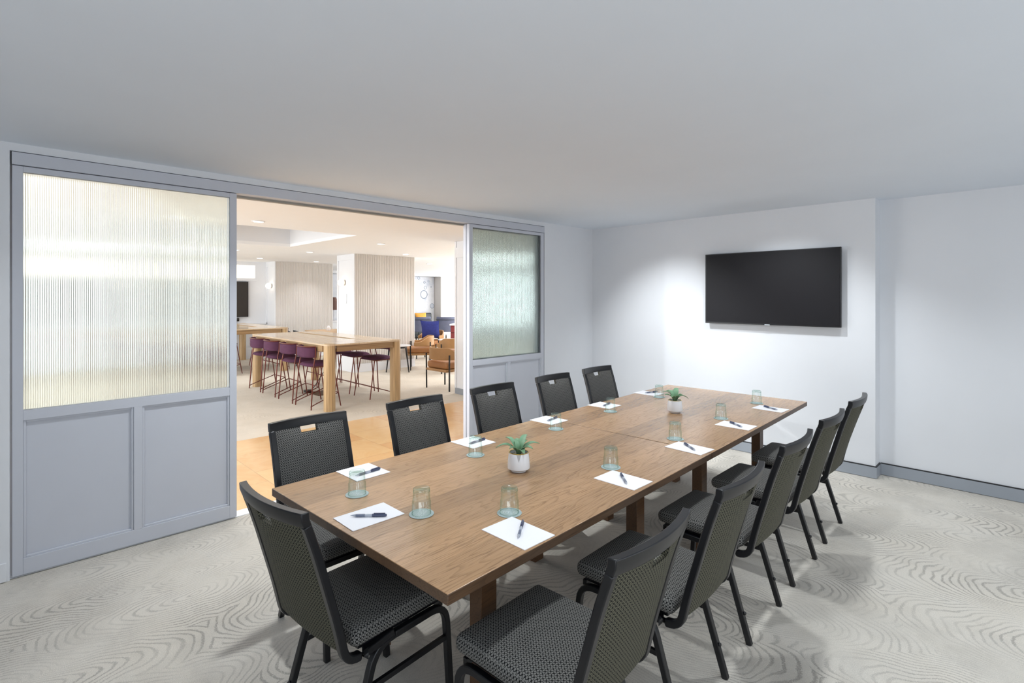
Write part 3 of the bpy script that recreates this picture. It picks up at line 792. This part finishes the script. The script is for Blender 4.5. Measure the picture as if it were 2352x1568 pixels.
def make_stool(label):
    t = thing('bar_stool', label, 'stool', (0, 0, 0), 0, 'plum bar stools at the timber bar tables')
    s = MB()
    def st(u, v, w):   # superelliptic seat pad
        a = 2*PI*u; rr = v; e = .62
        cx_ = math.copysign(abs(math.cos(a))**e, math.cos(a)); sy_ = math.copysign(abs(math.sin(a))**e, math.sin(a))
        x = .215*cx_*rr; y = .21*sy_*rr
        z = .595+.045*math.sqrt(max(0, 1-rr**4)) if w else .595-.018*math.sqrt(max(0, 1-rr**4))
        return (x, y, z)
    s.grid(lambda u, v: st(u, v, 1), 32, 8).grid(lambda u, v: st(u, v, 0), 32, 6, True)
    s.build('seat', MT['plum'], t, smooth=70)
    b = MB()
    def bk(u, v, w):
        t_ = 2*u-1; off = (.5-w)*.036*(1-.85*abs(2*v-1)**6)
        x = (.222+off*.6)*math.sin(t_*1.42)/math.sin(1.42); y = -.226+.122*abs(t_)**2.6-off*(1-.5*abs(t_))
        return (x, y, .712+.155*v)
    b.slab(bk, 28, 8); b.build('backrest', MT['plum'], t, smooth=70)
    rr = .0085
    fr = MB(); ar = []
    for i in range(21):
        t_ = i/10-1; ar.append((.232*math.sin(t_*1.42)/math.sin(1.42), -.240+.122*abs(t_)**2.6, .866))
    fr.tube(ar, rr, 8).build('top_rail', MT['copper'], t)
    for sx in (-1, 1):
        # rear leg rises past the seat and kinks into the top rail end
        e = ar[0] if sx < 0 else ar[-1]
        MB().tube(bend([(sx*.262, -.195, 0), (sx*.240, -.150, .60), (sx*.236, -.122, .74), e], .05, 4), rr, 8).build('leg', MT['copper'], t)
        MB().tube([(sx*.215, .15, .585), (sx*.245, .245, 0)], rr, 8).build('leg', MT['copper'], t)
        MB().tube(bend([(sx*.259, -.202, .045), (sx*.256, -.13, .075), (sx*.236, .215, .195)], .05, 4), rr*.8, 8).build('side_rail', MT['copper'], t)
    MB().tube([(-.236, .215, .195), (.236, .215, .195)], rr, 8).build('footrest', MT['copper'], t)
    MB().tube([(sx_, sy_, .582) for sx_, sy_ in ((-.238, -.148), (-.215, .15), (.215, .15), (.238, -.148))], rr*.8, 8, closed=True).build('seat_frame', MT['copper'], t)
    return t
st0 = make_stool('plum bar stool on the near side of the first bar table, closest to the doorway')
sx_ = [-3.32, -3.955, -4.62, -5.25]
sl = [None, 'plum bar stool on the near side of the first bar table, second from the doorway', 'plum bar stool on the near side of the first bar table, third from the doorway', 'plum bar stool on the near side of the first bar table, farthest from the doorway']
for x, lb in zip(sx_, sl):
    if lb is None: st0.location = (x, -2.085, 0)
    else: dup(st0, (x, -2.085, 0), 0, lb)
fl = ['plum bar stool on the far side of the first bar table, at its right end', 'plum bar stool on the far side of the first bar table, second from the right',
      'plum bar stool on the far side of the first bar table, third along', 'plum bar stool on the far side of the first bar table, at its left end']
for x, lb in zip((-3.40, -4.05, -4.67, -5.25), fl): dup(st0, (x, -1.085, 0), PI, lb)
for x, lb in zip((-7.70, -8.36), ('plum bar stool at the near right corner of the dark bar table', 'plum bar stool second along the near side of the dark bar table')): dup(st0, (x, -2.03, 0), 0, lb)
for x, lb in zip((-7.75, -8.4), ('plum bar stool behind the right end of the dark bar table', 'plum bar stool second along the back of the dark bar table')): dup(st0, (x, -1.02, 0), PI, lb)
# floor outlet and cable under the first bar table
ob = tag(MB().box(-.20, .20, -.13, .13, 0, .008).build('floor_outlet', MT['oakleg'], bevel=.003), 'brown floor outlet plate under the first bar table', 'outlet'); ob.location = (-4.2, -1.62, 0)
cb = tag(MB().tube(bend([(-4.42, -1.40, .80), (-4.45, -1.42, .35), (-4.52, -1.56, .10), (-4.55, -1.60, .03), (-4.46, -1.72, .022)], .12, 6), .006, 8).soft(-4.50, -4.36, -1.78, -1.68, .002, .04, .008).build('power_cable', MT['black']), 'black power cable and plug hanging under the first bar table', 'cable')

def make_armchair(label):
    t = thing('tan_armchair', label, 'armchair', (0, 0, 0), 0, 'tan leather armchairs in the lounge')
    MB().soft(-.27, .27, -.25, .28, .31, .355, .02).build('seat_base', MT['tan'], t)
    MB().soft(-.265, .265, -.235, .30, .357, .475, .04, 4, .012).build('seat_cushion', MT['tandark'], t, smooth=60)
    b = MB()
    def bk(u, v, w):
        a = R(-180-22+224*u); k = abs(2*u-1)
        top = .735-.115*max(0, (k-.42)/.58)**1.0 if k > .42 else .712
        sm = max(0, min(1, (k-.40)/.45)); top = .712-.115*(sm*sm*(3-2*sm))
        bot = .508
        rr = 1.0 if w == 0 else .90
        x = .325*math.cos(a)*rr; y = .315*math.sin(a)*rr+.02
        return (x, y, bot+(top-bot)*v)
    b.slab(bk, 36, 6); b.build('backrest', MT['tan'], t, smooth=60, bevel=.012)
    for x, y in ((-.297, -.20), (.297, -.20), (-.302, .20), (.302, .20)):
        MB().tube([(x*1.02, y*1.02, 0), (x*1.04, y*1.04, .60 if y < 0 else .575)], .0135, 8).build('leg', MT['frame'], t)
    return t
# centre positions from the floor contacts of their legs
ac0 = make_armchair('tan leather armchair nearest the doorway, its back turned to the meeting room')
ac0.location = (-3.15, .13, 0); ac0.rotation_euler.z = R(2)
dup(ac0, (-5.54, 1.24, 0), R(145), 'tan leather armchair with open arms facing left, beside the ribbed column')
dup(ac0, (-6.85, 2.48, 0), R(205), 'tan leather armchair holding the blue cushion')
dup(ac0, (-4.62, 1.42, 0), R(68), 'tan leather armchair half hidden at the right edge of the doorway')
def pillow(name, label, cat, m, w, h, d, loc, rx, rz):
    b = MB()
    def pf(u, v, s):
        x = 2*u-1; z = 2*v-1; k = ((1-x*x)*(1-z*z))**.5
        px = x*(1-.10*(1-z*z)); pz = z*(1-.10*(1-x*x))
        return (px*w/2, (1 if s else -1)*d/2*k, pz*h/2)
    b.slab(pf, 14, 14)
    o = b.build(name, m, smooth=80); o.location = loc; o.rotation_euler = (rx, 0, rz); return tag(o, label, cat)
pillow('cushion', 'royal blue square cushion standing on a tan armchair', 'cushion', MT['ink'], .54, .47, .15, (-6.83, 2.435, .737), R(10), R(25))
def side_table(label, loc, first=None):
    t = thing('side_table', label, 'table', loc, 0, 'round side tables in the lounge')
    MB().lathe([(.26, .545), (.265, .55), (.265, .560), (.262, .563)], 36).build('tabletop', MT['stone'], t)
    MB().lathe([(.19, .505), (.19, .545)], 24).build('under_frame', MT['frame'], t)
    for k in range(4):
        a = R(45+90*k); MB().tube([(.17*math.cos(a), .17*math.sin(a), .53), (.235*math.cos(a), .235*math.sin(a), 0)], [.019, .012], 8).build('leg', MT['frame'], t)
    return t
s0 = side_table('round grey topped side table beside the nearer bar table leg', (-5.36, .55, 0))
dup(s0, (-5.80, 2.24, 0), 0, 'round pale topped side table in front of the armchair with the blue cushion')

# dining group with dark shell chairs
dt = thing('dining_table', 'pale oak dining table with dark shell chairs before the far ribbed column', 'table', (-7.95, .48, 0), 0)
MB().soft(-.75, .75, -.45, .45, .715, .745, .012).build('tabletop', MT['tabletop'], dt)
MB().box(-.6, .6, -.3, .3, .66, .714).build('under_frame', MT['frame'], dt)
for x in (-.6, .6):
    for y in (-.34, .34): MB().tube([(x*.85, y*.8, .70), (x, y, 0)], [.022, .014], 8).build('leg', MT['frame'], dt)
def shell_chair(label):
    t = thing('shell_chair', label, 'chair', (0, 0, 0), 0, 'dark shell chairs round the dining table')
    MB().soft(-.22, .22, -.2, .22, .42, .46, .018, 3, .008).build('seat', MT['darkgrey'], t)
    b = MB()
    def bk(u, v, w):
        a = R(-180+8+164*u); k = abs(2*u-1); top = .80-.10*k**2.2; rr = 1 if w == 0 else .90
        return (.24*math.cos(a)*rr, .24*math.sin(a)*rr-.03*v, .47+(top-.47)*v)
    b.slab(bk, 20, 6); b.build('backrest', MT['darkgrey'], t, smooth=60)
    for x, y in ((-.19, -.19), (.19, -.19), (-.19, .2), (.19, .2)): MB().tube([(x*.9, y*.9, .425), (x*1.1, y*1.1, 0)], .012, 8).build('leg', MT['frame'], t)
    return t
sc0 = shell_chair('dark shell chair left of the dining table, nearer the dark bar table'); sc0.location = (-8.45, -.33, 0); sc0.rotation_euler.z = R(-25)
dup(sc0, (-7.92, -.28, 0), R(-20), 'dark shell chair left of the dining table, second from the dark bar table')
dup(sc0, (-8.05, 1.22, 0), R(180), 'dark shell chair behind the dining table, its back at the ribbed column')
dup(sc0, (-7.05, .60, 0), R(95), 'dark shell chair at the near end of the dining table, half behind the white column')
ch = thing('candle_holder', 'small white candle holder on the dining table', 'candle holder', (-8.20, .40, .745))
MB().lathe([(.04, 0), (.048, .01), (.048, .07), (.035, .075)], 20).build('cup', MT['paper'], ch); MB().lathe([(.03, .073), (.034, .10), (.02, .115)], 16).build('lid', MT['paper'], ch)
# lounge television and soundbar
lt = thing('lounge_television', 'dark television on the far lounge wall, partly behind the left door leaf', 'television', (-10.07, -1.66, 1.50))
MB().box(.005, .06, -.82, .82, -.44, .44).build('casing', MT['black'], lt, bevel=.004); MB().box(.06, .062, -.80, .80, -.42, .425).build('screen', plain('warm_dark_screen', (46, 40, 36), .3), lt)
sb = MB().soft(.005, .10, -.66, .66, 0, .085, .02).build('soundbar', MT['black']); sb.location = (-10.07, -1.72, .955)
tag(sb, 'long black soundbar under the lounge television', 'soundbar')
# wall sconces and switch plate
for (x, y, z, lb) in ((-6.36, -.128, 1.86, 'round white glowing wall light on the side of the near ribbed column'), (-9.72, -.398, 1.84, 'round white glowing wall light on the side of the far ribbed column')):
    s_ = thing('wall_light', lb, 'wall light', (x, y, z), 0, 'round wall lights in the lounge')
    rot = Matrix.Rotation(R(90), 4, 'X')
    MB().lathe([(.055, 0), (.055, .016), (.05, .02)], 32, mat=rot).build('back_plate', MT['cream'], s_)
    MB().lathe([(.055, .021), (.07, .03), (.074, .06), (.06, .10), (.03, .125), (.004, .13)], 32, mat=rot).build('globe', MT['sconce'], s_)
sp = MB().box(-.035, .035, -.012, 0, -.10, .10).build('switch_plate', MT['white'], bevel=.003); sp.location = (-6.30, -.111, 1.52)
tag(sp, 'slim white switch plate below the near wall light', 'switch')
# far seating
def tub(label):
    k = .9
    t = thing('tub_chair', label, 'armchair', (0, 0, 0), 0, 'slate tub chairs in the far lounge')
    MB().soft(-.30, .30, -.28, .30, .36, .46, .03).build('seat', MT['slate'], t)
    b = MB()
    def bk(u, v, w):
        a = R(-195+210*u); rr = 1 if w == 0 else .82
        return (.37*math.cos(a)*rr, .36*math.sin(a)*rr, .34+.52*v)
    b.slab(bk, 24, 4); b.build('backrest', MT['slate'], t, smooth=60, bevel=.02)
    r = MB(); r.tube([(.38*math.cos(R(-195+210*i/24)), .37*math.sin(R(-195+210*i/24)), .76) for i in range(25)], .012, 6); r.build('piping', MT['darkgrey'], t)
    for x, y in ((-.25, -.24), (.25, -.24), (-.25, .25), (.25, .25)): MB().tube([(x*.8, y*.8, .36), (x, y, 0)], .015, 8).build('leg', MT['frame'], t)
    return t
t0 = tub('slate blue tub chair behind the blue cushion, left of a pair'); t0.location = (-11.45, 5.36, 0); t0.rotation_euler.z = R(25)
dup(t0, (-10.80, 6.02, 0), R(45), 'slate blue tub chair behind the maroon counter, right of a pair')
sf = thing('dark_sofa', 'dark sofa below the bubble mural', 'sofa', (-12.72, 6.05, 0), R(-90))
MB().soft(-.9, .9, -.35, .35, .12, .45, .04).build('seat', MT['darkgrey'], sf); MB().soft(-.9, .9, -.42, -.25, .40, .93, .06).build('backrest', MT['darkgrey'], sf)
for x in (-.8, .8):
    for y in (-.3, .3): MB().lathe([(.02, 0), (.025, .13)], 10, (x, y, 0)).build('leg', MT['frame'], sf)
pillow('cushion', 'orange cushion leaning on the dark sofa below the mural', 'cushion', MT['orange'], .52, .40, .14, (-12.68, 6.22, .76), R(-12), R(90))
mc = thing('maroon_counter', 'maroon counter with a white top at the right edge of the doorway', 'counter', (-6.75, 3.85, 0), R(40))
MB().box(-.62, .62, -.25, .25, 0, .80).build('front_panel', MT['maroon'], mc); MB().box(-.64, .64, -.28, .28, .80, .835).build('worktop', MT['paper'], mc); MB().box(-.62, .62, -.255, -.2505, .60, .61).build('groove', MT['frame'], mc)
fl_ = thing('table_lamp', 'brown shaded lamp glimpsed between the two ribbed columns', 'lamp', (-11.9, 2.33, .80))
MB().lathe([(.22, .35), (.07, .75)], 24, cap0=True).build('lamp_shade', MT['brown'], fl_); MB().lathe([(.09, 0), (.09, .02), (.014, .03), (.014, .36)], 16).build('stand', MT['paper'], fl_)
cr = thing('credenza', 'white credenza under the brown lamp between the two columns', 'cabinet', (-11.9, 2.5, 0))
MB().box(-.25, .25, -.6, .6, .05, .765).build('carcass', MT['white'], cr); MB().box(-.27, .27, -.62, .62, .77, .80).build('worktop', MT['paper'], cr); MB().box(-.2, .2, -.55, .55, 0, .05).build('plinth', MT['frame'], cr)
ur = thing('drinks_urn', 'steel drinks urn on the white credenza', 'urn', (-11.78, 2.62, .80))
MB().lathe([(.09, 0), (.09, .26), (.06, .30), (.01, .31)], 24).build('tank', MT['steel'], ur); MB().tube([(.09, 0, .05), (.15, 0, .05), (.15, 0, .02)], .012, 8).build('tap', MT['black'], ur)
# downlights
dl = [((-2.50, -3.16), 'recessed ceiling downlight just inside the doorway, left of the coffer'), ((-3.80, -.76), 'recessed ceiling downlight above the right end of the first bar table'), ((-6.20, -.93), 'recessed ceiling downlight left of the near ribbed column'),
      ((-5.32, .72), 'recessed ceiling downlight in front of the near ribbed column'), ((-8.6, -1.05), 'recessed ceiling downlight above the dark bar table'), ((-8.83, .38), 'recessed ceiling downlight in front of the far ribbed column'), ((-7.52, 2.9), 'recessed ceiling downlight above the armchairs at the right')]
d0 = None
for (x, y), lb in dl:
    if d0 is None:
        d0 = thing('downlight', lb, 'ceiling light', (x, y, ZL), 0, 'recessed downlights in the lounge ceiling')
        MB().loop_lathe([(.075, -.001), (.075, -.007), (.058, -.009), (.058, -.001)], 28).build('trim_ring', MT['white'], d0)
        MB().lathe([(.057, -.006), (.057, -.001)], 28).build('lens', MT['lamp'], d0)
    else: dup(d0, (x, y, ZL), 0, lb)

# ------------------------------------------------------------------ lights
def area(name, loc, rot, sx, sy, power, rgb=(1, 1, 1)):
    l = bpy.data.lights.new(name, 'AREA'); l.shape = 'RECTANGLE'; l.size = sx; l.size_y = sy; l.energy = power; l.color = rgb
    o = bpy.data.objects.new(name, l); C.objects.link(o); o.location = loc; o.rotation_euler = rot; return o
def spot(name, loc, tgt, power, ang, blend=.6, size=.05, rgb=(1, 1, 1)):
    l = bpy.data.lights.new(name, 'SPOT'); l.energy = power; l.spot_size = R(ang); l.spot_blend = blend; l.shadow_soft_size = size; l.color = rgb
    o = bpy.data.objects.new(name, l); C.objects.link(o); o.location = loc
    o.rotation_euler = (Vector(tgt)-Vector(loc)).to_track_quat('-Z', 'Y').to_euler(); return o
W = (.945, .975, 1)
area('coffer_light', (-7.65, -2.82, ZL+.34), (0, 0, 0), 1.7, 1.4, 30, W)
area('lounge_ceiling_fill', (-4.2, -6.4, ZL-.01), (0, 0, 0), 6, 3.2, 55, W)  # added fill lamp behind the left leaf, brightens that side of the lounge
area('lounge_ceiling_fill', (-3.3, 5.0, ZL-.01), (0, 0, 0), 3.6, 4.5, 430, W)  # added fill lamp hidden by the columns, brightens the lounge on the right
area('threshold_fill', (-.6, -3.3, ZL-.01), (0, 0, 0), .6, 2.2, 18, W)  # added lamp hidden by the header, brightens door edges and tiles
area('lounge_side_fill', (-6.5, -8.9, 1.4), (R(90), 0, 0), 12, 1.8, 420, (.94, .975, 1))  # added lamp out of view, stands in for daylight to brighten the lounge
area('lounge_far_fill', (-8.5, 10.5, 1.5), (R(-90), 0, 0), 10, 2.0, 560, (.95, .98, 1))  # added lamp out of view, lifts the far side of the lounge
for (x, y), lb in dl: spot('downlight_beam', (x, y, ZL-.02), (x, y, 0), 46, 115, .8, .05, W)
spot('door_edge_fill', (-1.5, -5.0, ZL-.02), (-.05, -2.03, 1.2), 320, 34, .7, .05, W)  # added unseen lamp aimed to whiten the right leaf edges
# meeting room: ceiling downlights plus a window wall at the right and an added fill lamp behind the camera
CW = (.92, .97, 1)
for x, y, e, a in ((.85, -2.3, 118, 122), (.85, -3.9, 108, 122), (.85, -5.3, 22, 122), (3.05, -.9, 44, 118), (3.05, -2.3, 60, 118), (3.05, -3.9, 52, 118),
                   (4.6, -.75, 46, 118), (4.95, -2.3, 38, 118), (4.95, -3.9, 36, 118)):
    spot('ceiling_spot', (x, y, ZC-.012), (x, y, 0), e, a, 1 if a < 118 else .85, .045, CW)
spot('wall_wash_spot', (1.15, -1.25, ZC-.012), (1.15, 0, .55), 165, 84, 1, .045, CW)
spot('wall_wash_spot', (2.3, -1.0, ZC-.012), (2.3, 0, .8), 95, 92, 1, .045, CW)
area('meeting_window_light', (6.15, -3.4, 1.35), (R(90), 0, R(90)), 4.6, 1.7, 40, (.93, .97, 1))
area('rear_fill', (4.6, -6.9, .9), (R(155), 0, 0), 2.6, 1.6, 46, (.93, .97, 1))  # added fill aimed upward to brighten the ceiling

w = bpy.data.worlds.new('world'); scene.world = w; w.use_nodes = True
bg = w.node_tree.nodes['Background']; bg.inputs[0].default_value = (.8, .9, 1, 1); bg.inputs[1].default_value = .6

# ------------------------------------------------------------------ camera
cam = bpy.data.cameras.new('camera'); co_ = bpy.data.objects.new('camera', cam); C.objects.link(co_)
FPX, HY, YAW = 1199.0, 681.9, .7906
cam.sensor_width = 36; cam.sensor_fit = 'HORIZONTAL'; cam.lens = FPX/2352*36
cam.shift_x = 0; cam.shift_y = (HY-784)/2352
cam.clip_start = .05; cam.clip_end = 100
co_.location = (3.9745, -5.361, 1.5564); co_.rotation_euler = (R(90), 0, YAW)
scene.camera = co_
vs = scene.view_settings; vs.view_transform = 'Standard'; vs.look = 'None'; vs.exposure = 0; vs.gamma = 1
cy = scene.cycles
cy.max_bounces = 12; cy.diffuse_bounces = 6; cy.glossy_bounces = 4; cy.transmission_bounces = 12; cy.transparent_max_bounces = 32
cy.sample_clamp_indirect = 6; cy.caustics_refractive = False; cy.caustics_reflective = False
cy.use_denoising = True
